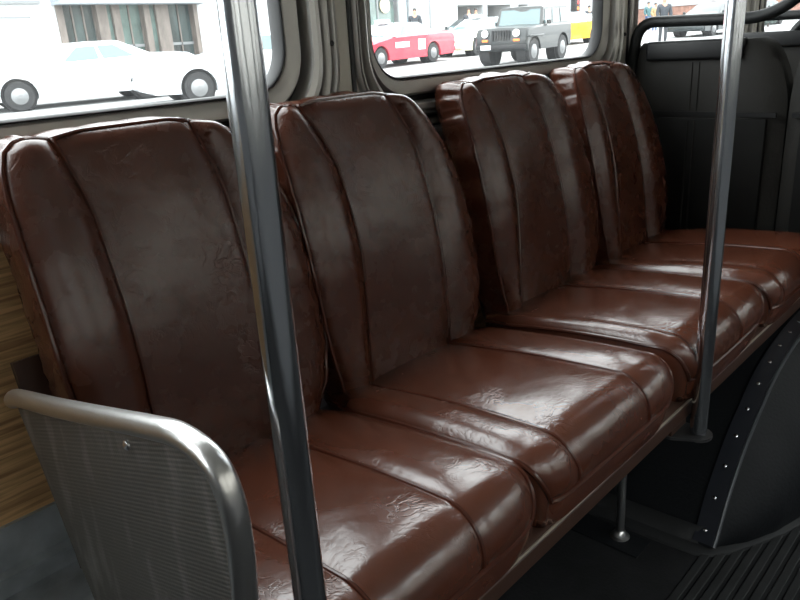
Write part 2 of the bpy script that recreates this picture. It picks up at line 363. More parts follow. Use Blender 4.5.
# ------------------------------------------------------------------ brown seats
T14 = math.radians(14); TU = Vector((0, math.sin(T14), math.cos(T14))); TN = Vector((0, -math.cos(T14), math.sin(T14)))
OB = Vector((0, .955, -.64))
def make_seat(k, label, L, WB, cL, WC, sl, sr, csl, csr, wr):
    root = thing('bus_seat', label, 'bus seat', ((2 * cL + WC) / 2, .73, -.728), group='brown bus seats in a row')
    # ---- backrest
    HT = .562; rnd = random.Random(k)
    left = [(-.06, .035), (0, .018), (.1, .004), (.25, 0), (.40, .003), (.48, .008), (.52, .014), (.545, .024), (.558, .040), (.562, .060)]
    rgt = [(-.06, .80), (0, .87), (.05, .945), (.12, .985), (.25, 1.0), (.35, .985), (.43, .945), (.49, .885), (.53, .825), (.55, .765), (.562, .68)]
    sLt = [(0, sl[2]), (.28, sl[1]), (.45, sl[1]), (.562, sl[0])]; sRt = [(0, sr[2]), (.28, sr[1]), (.45, sr[1]), (.562, sr[0])]
    ws = [-.06 + .62 * (i / 46) for i in range(40)]; ws = [w for w in ws if w < .47]
    n = 22; ws += [.47 + (HT - .47) * (1 - (1 - i / n) ** 1.9) for i in range(n + 1)]
    cols = [(0, i / 14) for i in range(14)] + [(1, i / 20) for i in range(20)] + [(2, i / 15) for i in range(16)]
    def P(x, w, d): return OB + Vector((x, 0, 0)) + TU * w + TN * d
    rows = []
    for w in ws:
        xs = (L + itp(left, w), L + sm(sLt, w), L + sm(sRt, w), L + WB * itp(rgt, w)); r = []
        env = min(1, max(0, (HT - w) / .028)); env = math.sqrt(max(0, 1 - (1 - env) ** 2))
        for p, t in cols:
            x = xs[p] + (xs[p + 1] - xs[p]) * t; q = abs(2 * t - 1)
            amp = (.016, .009, .020)[p]
            puff = amp * (1 - q ** 2.6) ** .8
            edge = 0
            if p == 0: edge = (1 - t) ** 4 * .010
            if p == 2: edge = t ** 3 * .020
            lum = .022 * math.sin(math.pi * max(0, min(1, w / .56))) - .010 * (p == 1) * math.exp(-((w - .22) / .16) ** 2) * (1 - q * q)
            dip = -.006 * math.exp(-(min(abs(t - (1 if p == 0 else 0)), 1) * (xs[p + 1] - xs[p]) / .02) ** 2) if p != 1 else 0
            d = (puff + lum + .002 * math.sin(9 * x + 13 * w + k)) * env - edge - .006 * (1 - env)
            wob = .0022 * math.sin(w * 95 + k * 2) * (edge / .03)
            wtop = w - .006 * (1 - min(1, abs(x - xs[1]) / .04)) * (w > .53) - .006 * (1 - min(1, abs(x - xs[2]) / .04)) * (w > .53)
            r.append(P(x, wtop, d + wob + dip))
        rows.append(r)
    bk = MB().grid(rows)
    border = [r[0] for r in rows] + rows[-1][1:-1] + [r[-1] for r in rows[::-1]]
    cen = sum(border, Vector()) / len(border); loops = [border]
    for d, out in ((-.012, .002), (-.035, .004), (-.062, .004), (-.080, -.004)):
        lp = []
        for i, p in enumerate(border):
            o = (p - cen); o -= TN * o.dot(TN); o.normalize()
            wr_ = wr * (.0028 * math.sin(i * .9 + k) + .0025 * math.sin(i * 1.73 + .03 * i * i)) if d > -.07 else 0
            crown = TU * (.30 * min(-d, .05)) * max(0, min(1, ((p - OB).dot(TU) - .50) / .05)); lp.append(p + TN * d + o * (out + wr_) + crown)
        loops.append(lp)
    bk.grid(loops)
    base = len(bk.v); last = loops[-1]; bk.add(last + [sum(last, Vector()) / len(last)], [(i, i + 1, len(last)) for i in range(len(last) - 1)] + [(len(last) - 1, 0, len(last))])
    back = obj('backrest', bk, 'leather_back', root, auto=70)
    vis = [p + TN * .002 for p in border]
    obj('edge_piping', MB().tube(vis, .0042, 8), 'piping', back)
    for ci in (14, 34):
        pts = [r[ci] + TN * .0015 for r in rows if True]
        obj('seam_welt', MB().tube(pts, .0034, 7), 'piping', back)
    # ---- cushion: a path from the crease over the top and down the front
    t5 = math.tan(math.radians(5)); path = []
    for i in range(34):
        y = 1.0 - (1.0 - .551) * i / 33; path.append((y, -.64 + (.955 - y) * t5))
    y0, z0 = path[-1]; rad = .066
    for i in range(1, 15):
        a = math.radians(5) + math.radians(85) * i / 14
        path.append((y0 - rad * (math.sin(a) - math.sin(math.radians(5))), z0 - rad * (1 - math.cos(a)) + rad * (1 - math.cos(math.radians(5)))))
    ye, ze = path[-1]
    for i in range(1, 5): path.append((ye, ze - .005 * i / 4))
    nrm = []
    for i in range(len(path)):
        a = path[max(i - 1, 0)]; c = path[min(i + 1, len(path) - 1)]; ty, tz = c[0] - a[0], c[1] - a[1]; l = math.hypot(ty, tz); nrm.append(Vector((0, tz / l, -ty / l)))
    s = [0]
    for a, c in zip(path, path[1:]): s.append(s[-1] + math.hypot(c[0] - a[0], c[1] - a[1]))
    S = s[-1]; rows = []
    for i, (y, z) in enumerate(path):
        f = max(0, (s[i] - (S - .15)) / .15); ins = .024 * f ** 2.4
        bk_ins = .02 * max(0, 1 - s[i] / .08)
        xs = (cL + ins + bk_ins, cL + csl + .35 * ins * (f > 0), cL + csr - .35 * ins * (f > 0), cL + WC - ins * 1.15 - bk_ins); r = []
        env = min(1, (S - s[i]) / .05); env = math.sqrt(max(0, 1 - (1 - env) ** 2)); env *= min(1, .35 + s[i] / .06)
        for p, t in cols:
            x = xs[p] + (xs[p + 1] - xs[p]) * t; q = abs(2 * t - 1)
            amp = (.011, .011, .013)[p]; puff = amp * (1 - q ** 2.6) ** .8
            edge = (1 - t) ** 4 * .010 if p == 0 else (t ** 4 * .012 if p == 2 else 0)
            d = (puff + .010 * math.sin(math.pi * min(1, s[i] / S))) * env - edge
            fr = math.exp(-((s[i] - (S - .030)) / .014) ** 2)
            d += .0018 * fr * math.sin(x * 190 + k) * (wr if p == 1 else .5 * wr) + .0016 * math.sin(11 * x + 8 * y + 2 * k)
            d -= .004 * math.exp(-((s[i] - (S - .105)) / .012) ** 2) * (1 - q ** 4) * (p != 1)
            r.append(Vector((x, y, z)) + nrm[i] * d)
        rows.append(r)
    cu = MB().grid(rows)
    border = [r[0] for r in rows] + rows[-1][1:-1] + [r[-1] for r in rows[::-1]]
    lo1 = []; lo2 = []; lo3 = []
    cx = cL + WC / 2
    for p in border:
        ix = 1 if p.x < cx else -1; iy = 1 if p.y < .56 else 0
        lo1.append(Vector((p.x - ix * .002, p.y - iy * .002, p.z * .6 - .725 * .4 if p.z > -.66 else p.z - .010)))
        lo2.append(Vector((p.x - ix * .0, p.y, min(p.z - .012, -.705))))
        lo3.append(Vector((p.x + ix * .006, p.y + iy * .006, -.727)))
    cu.grid([border, lo1, lo2, lo3])
    cu.add(lo3, [tuple(range(len(lo3)))])
    cush = obj('seat_cushion', cu, 'leather', root, auto=70)
    obj('edge_piping', MB().tube([p + Vector((0, -.003 if p.y < .56 else 0, -.001)) for p in border], .0048, 8), 'piping', cush)
    for ci in (14, 34):
        obj('seam_welt', MB().tube([r[ci] + nrm[i] * .0012 for i, r in enumerate(rows)], .0033, 7), 'piping', cush)
    return root
make_seat(1, 'brown vinyl bus seat beside the metal armrest panel, nearest the camera', .347, .483, .312, .484, (.092, .112, .100), (.318, .340, .333), .140, .336, .4)
make_seat(2, 'brown vinyl bus seat between the nearest seat and the gap in the row', .820, .485, .802, .484, (.078, .122, .085), (.314, .360, .335), .088, .348, 1.0)
make_seat(3, 'brown vinyl bus seat just past the gap, wrinkled side of its backrest showing', 1.366, .51, 1.322, .492, (.072, .112, .068), (.280, .325, .315), .052, .300, 1.2)
make_seat(4, 'brown vinyl bus seat farthest along the row, against the charcoal seat backs', 1.882, .452, 1.818, .520, (.075, .100, .075), (.232, .270, .268), .085, .295, .9)

# ------------------------------------------------------------------ bench frame under the seats
fr = thing('bench_frame', 'brown painted metal bench frame with thin legs carrying the row of brown seats', 'bench frame', (1.30, .72, -ZF))
b = MB(); prof = [(.500, -.736), (.505, -.731), (.512, -.729), (.535, -.729), (.535, -.766), (.512, -.770), (.502, -.768), (.499, -.760)]
b.grid([[(x, p[0], p[1]) for p in prof] for x in (.285, 2.36)], close_u=True)
n0 = 0; b.f.append(tuple(range(8))); b.f.append(tuple(range(8, 16)))
fr_rail = obj('front_rail', b, 'railpaint', fr, auto=35)
obj('rail_highlight_bead', MB().tube([(.285, .5025, -.7325), (2.36, .5025, -.7325)], .0023, 8), mat('painted_rail_highlight', (.60, .52, .42), .35, .7), fr_rail)  # thin pale bead: the highlight on the rail's edge, put into its colour
obj('seat_pan', MB().box(.32, 2.35, .53, .95, -.745, -.729), 'railpaint', fr, smooth=False)
obj('rear_rail', MB().box(.34, 2.35, .90, .93, -.775, -.743, .004), 'railpaint', fr)
for x, lab in ((.34, None), (1.372, None)):
    lg = obj('leg', MB().tube([(x, .640, -.745), (x, .640, -ZF + .004)], .0095, 14), 'tube', fr)
    ft = MB().lathe((x, .640, -ZF), (0, 0, 1), [(.023, 0.0), (.023, .004), (.016, .007), (.014, .016), (.0102, .020)], 20)
    obj('foot_flange', ft, 'tube', lg)
obj('foot_plate', MB().box(1.325, 1.40, .575, .86, -ZF, -ZF + .003, .001), 'housing', fr, smooth=False)
# upright strap behind the first backrest, its end showing beside the wood panel
st = MB()
for x in (.352,):
    a = OB + TU * .255 - TN * .105; c = OB + TU * -.09 - TN * .105
    st.prism([Vector((x - .03, 0, 0)) + a, Vector((x + .012, 0, 0)) + a, Vector((x + .012, 0, 0)) + c, Vector((x - .03, 0, 0)) + c], -TN * .012)
obj('back_strap', st, 'railpaint', fr, smooth=False)

# ------------------------------------------------------------------ armrest panel at the near end
XP = .278
pn = thing('armrest_panel', 'fluted aluminium end panel with bent tube rim at the near end of the bench', 'armrest panel', (XP, .72, -.79))
path = [(1.000, -.424), (.975, -.414), (.851, -.388), (.709, -.356), (.600, -.331), (.550, -.322), (.505, -.328), (.484, -.352), (.478, -.40), (.484, -.47), (.490, -.56), (.492, -.66), (.492, -.775)]
P3 = [Vector((XP, y, z)) for y, z in path]
fine = []
for i in range(len(P3) - 1):            # Catmull-Rom through the measured points
    p0, p1, p2, p3 = P3[max(i - 1, 0)], P3[i], P3[i + 1], P3[min(i + 2, len(P3) - 1)]
    for k in range(6):
        t = k / 6; fine.append(.5 * ((2 * p1) + (-p0 + p2) * t + (2 * p0 - 5 * p1 + 4 * p2 - p3) * t * t + (-p0 + 3 * p1 - 3 * p2 + p3) * t ** 3))
fine.append(P3[-1])
poly = [p + Vector((.0015, 0, 0)) for p in fine[4:]] + [Vector((XP + .0015, .83, -.775)), Vector((XP + .0015, .905, -.625)), Vector((XP + .0015, .955, -.50))]
sh = obj('panel_sheet', MB().prism(poly, (-.003, 0, 0)), 'flute', pn, smooth=False)
obj('tube_rim', MB().tube(fine, .0122, 16), 'tube', pn)
for y, z in ((.664, -.372), (.52, -.62)):
    obj('screw', MB().lathe((XP - .0015, y, z), (-1, 0, 0), [(.0062, 0), (.0058, .002), (.003, .0038)], 14), 'rivet', sh)

# ------------------------------------------------------------------ grab poles
def pole(x, y, r, label):
    t = thing('grab_pole', label, 'grab pole', (x, y, -.806), group='upright chrome grab poles')
    obj('pole_tube', MB().tube([(x, y, z) for z in (-.797, -.4, 0, .5, 1.02)], r, 28), 'chrome', t)
    fl = MB()
    o = []
    for k in range(13):
        a = math.pi + math.pi * k / 12; o.append((x + .030 * math.cos(a), y + .028 * math.sin(a), -.806))
    o += [(x + .03, .57, -.806), (x - .05, .57, -.806), (x - .05, .515, -.806)]
    fl.prism(o, (0, 0, .006)); obj('base_plate', fl, mat('dark_steel_plate', (.05, .05, .052), .5, .3), t, smooth=False)
    obj('bracket_arm', MB().box(x - .045, x + .028, .515, .528, -.806, -.770), 'railpaint', t, smooth=False)
    obj('ceiling_flange', MB().lathe((x, y, 1.02), (0, 0, -1), [(.04, 0), (.04, .006), (r + .004, .014), (r + .002, .03)], 24), 'chrome', t)
pole(.3445, .478, .0162, 'chrome grab pole standing in front of the two nearest brown seats')
pole(1.366, .478, .0170, 'chrome grab pole standing by the gap before the two farther brown seats')

# ------------------------------------------------------------------ wheel housing
wh = thing('wheel_housing', 'black vinyl covered wheel housing with riveted trim under the far end of the bench', 'wheel housing', (1.9, .75, -ZF))
arch = [(1.448, -1.125), (1.468, -1.10), (1.505, -1.04), (1.558, -.977), (1.621, -.920), (1.690, -.875), (1.762, -.832), (1.850, -.803), (1.965, -.784), (2.12, -.776), (2.36, -.776)]
AP = []
P3 = [Vector((x, 0, z)) for x, z in arch]
for i in range(len(P3) - 1):
    p0, p1, p2, p3 = P3[max(i - 1, 0)], P3[i], P3[i + 1], P3[min(i + 2, len(P3) - 1)]
    for k in range(5):
        t = k / 5; AP.append(.5 * ((2 * p1) + (-p0 + p2) * t + (2 * p0 - 5 * p1 + 4 * p2 - p3) * t * t + (-p0 + 3 * p1 - 3 * p2 + p3) * t ** 3))
AP.append(P3[-1])
YA = .457
b = MB().grid([[(p.x, y, p.z) for p in [Vector((1.442, 0, -ZF))] + AP] for y in (YA, .7, 1.0, 1.19)])
obj('housing_cover', b, 'housing', wh)
rows = []
plan = [(1.448, .462), (1.52, .405), (1.60, .365), (1.70, .334), (1.85, .305), (2.05, .288), (2.36, .28)]
for j in range(9):
    t = j / 8; r = []
    for i, p in enumerate(AP):
        yb = itp(plan, p.x); zb = -ZF
        bul = .05 * math.sin(math.pi * t) * min(1, (p.z + ZF) / .2)
        r.append(Vector((p.x, YA + (yb - YA) * t - bul, p.z + (zb - p.z) * t)))
    rows.append(r)
obj('side_shroud', MB().grid(rows), 'housing', wh)
dn = [Vector((0, 0, 0))]
strip = []; bead = []
for i, p in enumerate(AP):
    a = AP[max(i - 1, 0)]; c = AP[min(i + 1, len(AP) - 1)]; tg = (c - a).normalized(); nn = Vector((-tg.z, 0, tg.x))
    strip.append((p, nn))
rows = [[Vector((p.x, YA + o, p.z)) + nn * h for p, nn in strip] for o, h in ((.040, .0), (.040, .006), (-.004, .008), (-.006, .0))]
ts = obj('trim_strip', MB().grid(rows), mat('black_trim_strip', (.020, .022, .028), .35), wh)
obj('trim_bead', MB().tube([Vector((p.x, YA - .008, p.z)) + nn * .004 for p, nn in strip], .005, 8), mat('grey_trim_bead', (.05, .055, .06), .35), ts)
acc = 0; nxt = .03
for (p, nn), (q, _) in zip(strip, strip[1:]):
    l = (q - p).length
    while nxt < acc + l:
        t = (nxt - acc) / l; c = p.lerp(q, t); c = Vector((c.x, YA + .019, c.z)) + nn * .0072
        if c.x < 2.3: obj('rivet', MB().lathe(c, nn, [(.0046, -.001), (.0046, .0016), (.0028, .003)], 12), 'rivet', ts)
        nxt += .077
    acc += l
# cove lip round the foot
lip = [(1.405, 1.06), (1.405, .80), (1.41, .55), (1.415, .480)] + [(1.432, .448), (1.47, .415), (1.53, .382), (1.61, .345), (1.71, .312), (1.86, .283), (2.06, .266), (2.36, .258)]
rows = []
for o, z in ((0, -ZF), (.002, -ZF + .006), (.010, -ZF + .009), (.030, -ZF + .011), (.042, -ZF + .026), (.046, -ZF + .05)):
    r = []
    for i, (x, y) in enumerate(lip):
        a = Vector(lip[max(i - 1, 0)]); c = Vector(lip[min(i + 1, len(lip) - 1)]); tg = (c - a).normalized(); nv = Vector((-tg.y, tg.x))
        r.append((x + nv.x * o, y + nv.y * o, z))
    rows.append(r)
obj('base_cove', MB().grid(rows), mat('black_cove_rubber', (.012, .0124, .013), .55), wh)

# ------------------------------------------------------------------ charcoal seats beyond, seen from behind
def dark_seat(xf, y0, y1, label, near=True):
    t = thing('passenger_seat', label, 'passenger seat', (xf + .25, (y0 + y1) / 2, -ZF), group='charcoal passenger seats seen from behind')
    w = y1 - y0; zt = -.052
    def half(z):        # shoulder rounding of the shell outline
        return itp([(-.72, 0), (-.25, 0), (-.21, .006), (-.15, .022), (-.10, .044), (-.07, .066), (zt, .10)], z)
    zs = [-.70 + (.70 - .30) * i / 8 for i in range(8)] + [-.30 + (.30 + zt) * (1 - (1 - i / 14) ** 1.8) for i in range(15)]
    rows = []
    for z in zs:
        i0 = half(z); ya, yb = y0 + i0, y1 - i0 * .35; r = []
        n = 16
        for k in range(n + 1):
            u = k / n; e = abs(2 * u - 1)
            r.append((xf + .035 * e ** 6 + .02 * max(0, (z - zt + .06) / .06) ** 2 * .5, ya + (yb - ya) * u, z))
        rr = [(p[0] + .075 + (.02 if False else 0), p[1], p[2]) for p in r][::-1]
        rows.append(r + rr)
    b = MB().grid(rows, close_u=True); nc = len(rows[0]); L_ = (len(rows) - 1) * nc
    b.f.append(tuple(range(nc))); b.f.append(tuple(L_ + j for j in range(nc)))
    s = obj('seat_shell', b, 'shell', t, auto=50)
    ins = .045
    obj('back_inset', MB().box(xf - .005, xf + .02, y0 + ins, y1 - ins, -.68, -.285, .006), 'shell_in', s)
    yc = (y0 + y1) / 2 + .02
    for z0_, z1_ in ((-.262, -.115), (-.66, -.295)):
        for dy in (-.011, .011):
            obj('seam_welt', MB().tube([(xf - (.006 if z0_ < -.3 else .001), yc + dy, z0_), (xf - (.006 if z0_ < -.3 else .001), yc + dy, z1_)], .0028, 6), 'shell', s)
    obj('groove_shadow_strip', MB().box(xf - .002, xf + .01, y0 + .02, y1 - .02, -.280, -.266), 'blackpad', s, smooth=False)  # black strip painting the shadow line of the seam groove
    obj('head_pad', MB().box(xf - .018, xf + .05, y0 + .13, y1 - .07, -.108, -.048, .010, 3), 'blackpad', t)
    obj('seat_cushion', MB().box(xf + .07, xf + .50, y0 + .02, y1 - .02, -.72, -.62, .03, 3), 'shell', t)
    for yy in (y0 + .06, y1 - .06):
        obj('leg', MB().tube([(xf + .25, yy, -.715), (xf + .25, yy, -ZF + (.40 if False else 0.0))], .015, 10), 'rubtube', t)
    return t
def rail(xf, pts, r, parent):
    obj('grab_rail', MB().tube(fillet([(xf, y, z) for y, z in pts], .075, 8), r, 14), 'rubtube', parent)
S1 = dark_seat(2.40, .674, 1.178, 'charcoal passenger seat back at the end of the brown row, beside the window wall')
rail(2.425, [(1.178, -.30), (1.172, -.10), (1.150, .014), (.745, .004), (.60, .115)], .0175, S1)
S2 = dark_seat(2.40, .180, .670, 'charcoal passenger seat back at the right edge, on the aisle side of its twin')
rail(2.425, [(.52, -.10), (.51, .10), (.22, .10), (.21, -.10)], .0175, S2)
S3 = dark_seat(3.25, .690, 1.178, 'dark passenger seat one row beyond, mostly hidden, below the black rail')
rail(3.275, [(1.172, -.20), (1.165, -.06), (1.150, .012), (.60, .004)], .0175, S3)
obj('rail_post', MB().tube(fillet([(3.275, .95, -.16), (3.275, .92, -.05), (3.275, .86, .004)], .05), .0165, 12), 'rubtube', S3)
S4 = dark_seat(3.25, .190, .672, 'dark passenger seat one row beyond on the aisle side, hidden at the right edge')

# ------------------------------------------------------------------ outside: the street falls away from the bus on a slight tilt
FH = (0.72216493, 0.69172091)
def zs(x, y): return -(1.38 - .022 * (x * FH[0] + y * FH[1]))
def slab(x0, x1, y0, y1, dz, nx=6, ny=4):
    top = [[(x0 + (x1 - x0) * i / nx, y0 + (y1 - y0) * j / ny, 0) for i in range(nx + 1)] for j in range(ny + 1)]
    return MB().grid([[(p[0], p[1], zs(p[0], p[1]) + dz) for p in r] for r in top])
obj('ground_street', slab(-25, 90, 1.6, 90, 0), 'asphalt', smooth=False, kind='structure')
obj('ground_sidewalk', slab(-25, 38, 22.0, 60, .14).grid([[(x, 22.0, zs(x, 22.0) + d) for x in (-25, 0, 20, 38)] for d in (-.05, .14)]), 'walk', smooth=False, kind='structure')
obj('ground_near_street', slab(-25, 60, -40, -1.4, 0), 'asphalt', smooth=False, kind='structure')

def car(name, label, cat, fx, fy, yaw, col, lower=None, kind='sedan', roofsign=None, group='cars on the street', extras=()):
    """origin on the road under the front axle; the car's nose points along local -x"""
    t = thing(name, label, cat, (fx, fy, zs(fx, fy)), math.radians(yaw), group)
    # tilt with the road
    nrm = Vector((-.022 * FH[0], -.022 * FH[1], 1)).normalized(); q = Vector((0, 0, 1)).rotation_difference(nrm)
    t.rotation_mode = 'QUATERNION'; t.rotation_quaternion = q @ Matrix.Rotation(math.radians(yaw), 3, 'Z').to_quaternion()
    if kind == 'sedan': wb, hw, rw, zl = 2.9, .95, .335, .24; prof = [(-1.02, .40), (-1.05, .52), (-1.0, .68), (-.75, .78), (0, .90), (.52, .98), (.9, 1.0), (2.2, 1.02), (3.0, 1.02), (3.35, 1.05), (4.05, 1.03), (4.22, .95), (4.26, .62), (4.18, .40)]; gh = ((.50, .96), (1.30, 1.36), (2.45, 1.37), (3.30, 1.03))
    else: wb, hw, rw, zl = 2.15, .86, .38, .42; prof = [(-.52, .50), (-.55, .62), (-.50, 1.00), (-.45, 1.06), (.2, 1.10), (.72, 1.12), (1.8, 1.12), (2.78, 1.12), (2.80, .62), (2.75, .5)]; gh = ((.70, 1.10), (.86, 1.60), (2.66, 1.62), (2.77, 1.10))
    ra = rw + .07
    low = []
    for cx in (wb, 0):
        a0 = math.asin(max(-1, min(1, (zl - rw) / ra)))
        low += [(cx + ra * math.cos(a), rw + ra * math.sin(a)) for a in [a0 + (math.pi - 2 * a0) * i / 12 for i in range(13)]]
    loop = prof + [(prof[-1][0] - .05, zl + .02)] + low + [(prof[0][0] + .06, zl + .02)]
    n = len(loop); rows = []
    for y, ins in ((-hw, .05), (-hw + .05, .0), (0, 0), (hw - .05, .0), (hw, .05)):
        r = []
        for i, (x, z) in enumerate(loop):
            top = i < len(prof)
            xx, zz = x, z
            if top: xx = x + (ins if x < 0 else -ins) * (1 if (x < -.4 or x > wb + .8) else 0); zz = z - ins * (1 if z > .75 else 0)
            if y == 0 and top and z > .75: zz += .03
            r.append((xx, y, zz))
        rows.append(r)
    b = MB().grid(rows, close_u=True); b.f.append(tuple(range(n))); b.f.append(tuple(4 * n + j for j in range(n))[::-1])
    body = obj('car_body', b, lower or col, t, auto=35, local=True)
    # greenhouse
    (xa, za), (xb, zb), (xc, zc), (xd, zd) = gh; hb, hr = hw - .07, (hw - .30 if kind == 'sedan' else hw - .12)
    def G(s, pts=None): return [(xa, s * hb, za - .02), (xb, s * hr, zb), (xc, s * hr, zc), (xd, s * hb, zd - .02)]
    b = MB(); rr = []
    for s, k in ((-1, 1), (-.93, 1), (0, 1), (.93, 1), (1, 1)):
        rr.append([(p[0], p[1] * 1, p[2] + (.0 if abs(s) == 1 else .035 if s else .055) * (p[2] > 1.2)) for p in [(xa, s * hb, za - .02), (xb, s * hr, zb), ((xb + xc) / 2, s * hr, max(zb, zc) + .01), (xc, s * hr, zc), (xd, s * hb, zd - .02)]])
    b.grid(rr); b.f.append((0, 1, 2, 3, 4)); b.f.append(tuple(20 + j for j in range(5))[::-1])
    obj('cabin', b, col, t, auto=35, local=True)
    def quad(p, q, r, s_, u0, u1, v0, v1, off):      # patch of a quad (p lower front, q upper front, r upper rear, s lower rear)
        p, q, r, s_ = map(Vector, (p, q, r, s_)); f = lambda u, v: (p * (1 - u) + s_ * u) * (1 - v) + (q * (1 - u) + r * u) * v
        c = [f(u0, v0), f(u0, v1), f(u1, v1), f(u1, v0)]; nn = (c[1] - c[0]).cross(c[3] - c[0]).normalized()
        if nn.dot(Vector(off)) < 0: nn = -nn
        return MB().prism([x + nn * .004 for x in c], nn * .008)
    for s in (-1, 1):
        A, B_, C_, D = G(s)
        spans = ((.19, .50, .12, .86), (.54, .82, .12, .86)) if kind == 'sedan' else ((.06, .30, .14, .88), (.36, .62, .14, .88), (.68, .95, .14, .88))
        for u0, u1, v0, v1 in spans: obj('side_window', quad(A, B_, C_, D, u0, u1, v0, v1, (0, s, 0)), 'carglass', t, smooth=False, local=True)
    L1, L2, R1, R2 = G(-1)[0], G(-1)[1], G(1)[0], G(1)[1]
    obj('windscreen', quad(L1, L2, R2, R1, .06, .94, .08, .93, (-1, 0, .5)), 'carglass', t, smooth=False, local=True)
    L1, L2, R1, R2 = G(-1)[3], G(-1)[2], G(1)[3], G(1)[2]
    obj('rear_window', quad(L1, L2, R2, R1, .06, .94, .08, .93, (1, 0, .5)), 'carglass', t, smooth=False, local=True)
    for cx in (0, wb):
        for s in (-1, 1):
            y = s * (hw - .11)
            w = obj('wheel', MB().lathe((cx, y - s * .10, rw), (0, s, 0), [(rw * .6, 0), (rw - .02, .0), (rw, .03), (rw, .16), (rw - .02, .19), (rw * .62, .195)], 28), 'tyre', t, local=True)
            obj('hubcap', MB().lathe((cx, y + s * .093, rw), (0, s, 0), [(rw * .56, 0), (rw * .50, .012), (rw * .3, .018), (rw * .25, .03), (.03, .034)], 20), 'hub', w, local=True)
            obj('wheel_well', MB().lathe((cx, y - s * .30, rw), (0, s, 0), [(ra - .02, 0), (ra - .02, .30)], 24), 'dark', t, local=True)
    x0 = prof[1][0]
    for s in (-1, 1):
        if kind == 'sedan':
            obj('headlamp', MB().box(x0 - .012, x0 + .10, s * .62 - .17, s * .62 + .17, .57, .70, .02), 'lamp', t, local=True)
            obj('tail_lamp', MB().box(prof[-2][0] - .08, prof[-2][0] + .012, s * .66 - .2, s * .66 + .2, .70, .88, .02), 'redlens', t, local=True)
        else:
            obj('headlamp', MB().lathe((x0 + .02, s * .52, .93), (-1, 0, 0), [(.11, 0), (.11, .05), (.07, .07)], 18), 'lamp', t, local=True)
            obj('turn_lamp', MB().box(x0 - .02, x0 + .05, s * .52 - .1, s * .52 + .1, .70, .77, .01), 'amber', t, local=True)
            obj('fender', MB().box(-.50, .50, s * .86 - .09, s * .86 + .09, .80, .86, .02), lower or col, t, local=True)
        obj('wing_mirror', MB().box(xa + .22, xa + .32, s * (hw + .02) - .06, s * (hw + .02) + .06, za + .02, za + .14, .02), 'dark' if kind != 'sedan' else col, t, local=True)
    bw = hw - .03
    obj('front_bumper', MB().box(x0 - .06, x0 + .12, -bw, bw, zl + .06, zl + .26 if kind == 'sedan' else zl + .2, .04), (lower or col) if kind == 'sedan' else 'dark', t, local=True)
    obj('rear_bumper', MB().box(prof[-2][0] - .12, prof[-2][0] + .05, -bw, bw, zl + .08, zl + .28, .04), (lower or col) if kind == 'sedan' else 'dark', t, local=True)
    if kind != 'sedan':
        obj('number_plate', MB().box(x0 - .075, x0 - .055, .30, .64, zl + .06, zl + .19), 'plate', t, smooth=False, local=True)
        g = MB()
        for k in range(7): g.box(x0 - .012, x0 + .02, -.27 + k * .09 - .028, -.27 + k * .09 + .028, .72, 1.02)
        obj('grille', g, 'dark', t, smooth=False, local=True)
        obj('spare_wheel', MB().lathe((2.8, .1, .95), (1, 0, 0), [(.2, 0), (.36, 0), (.36, .18), (.2, .2)], 24), 'tyre', t, local=True)
    if roofsign: obj('roof_sign', MB().box((xb + xc) / 2 - .75, (xb + xc) / 2 - .55, -.28, .28, zb + .05, zb + .19, .02), roofsign, t, local=True)
    for nm, (xx0, xx1, zz0, zz1), m in extras:
        obj(nm, MB().box(xx0, xx1, -hw - .006, -hw + .03, zz0, zz1), m, t, smooth=False, local=True)
    return t

car('parked_car', 'white parked sedan seen side-on through the nearest window', 'car', 7.03, 19.07, -14, 'carwhite', group='cars on the street')
car('passing_car', 'white sedan passing in front of the parked white sedan, half behind the near pole', 'car', 9.45, 15.3, -18, 'carwhite')
car('taxi_cab', 'red and white taxi at the left of the second window', 'taxi', 18.4, 18.75, 3, 'carwhite', 'carred', roofsign='plate', extras=(('door_panel', (.75, 1.5, .62, .80), 'plate'), ('door_shield', (2.0, 2.4, .50, .85), 'plate')))
car('taxi_cab', 'pale yellow and white taxi between the red taxi and the black off-road car', 'taxi', 24.9, 19.6, 2, 'carwhite', 'carpale', roofsign='plate')
car('offroad_car', 'black boxy off-road car driving in the middle of the second window', 'car', 19.6, 13.5, 8, 'carblack', kind='jeep')
car('taxi_cab', 'white and orange-yellow taxi behind the black off-road car, by the window post', 'taxi', 30.7, 19.1, 2, 'carwhite', 'caryellow')
car('distant_car', 'dark car beyond the black rail, right of the man in the third window', 'car', 36.6, 14.6, -4, 'cargreen')
car('distant_car', 'dark car half behind the far chrome pole beyond the black rail', 'car', 48.5, 16.3, -4, 'carblack')
car('distant_car', 'dark car at the shaded entry behind the pale yellow taxi', 'car', 31.2, 24.8, 8, 'cargreen')

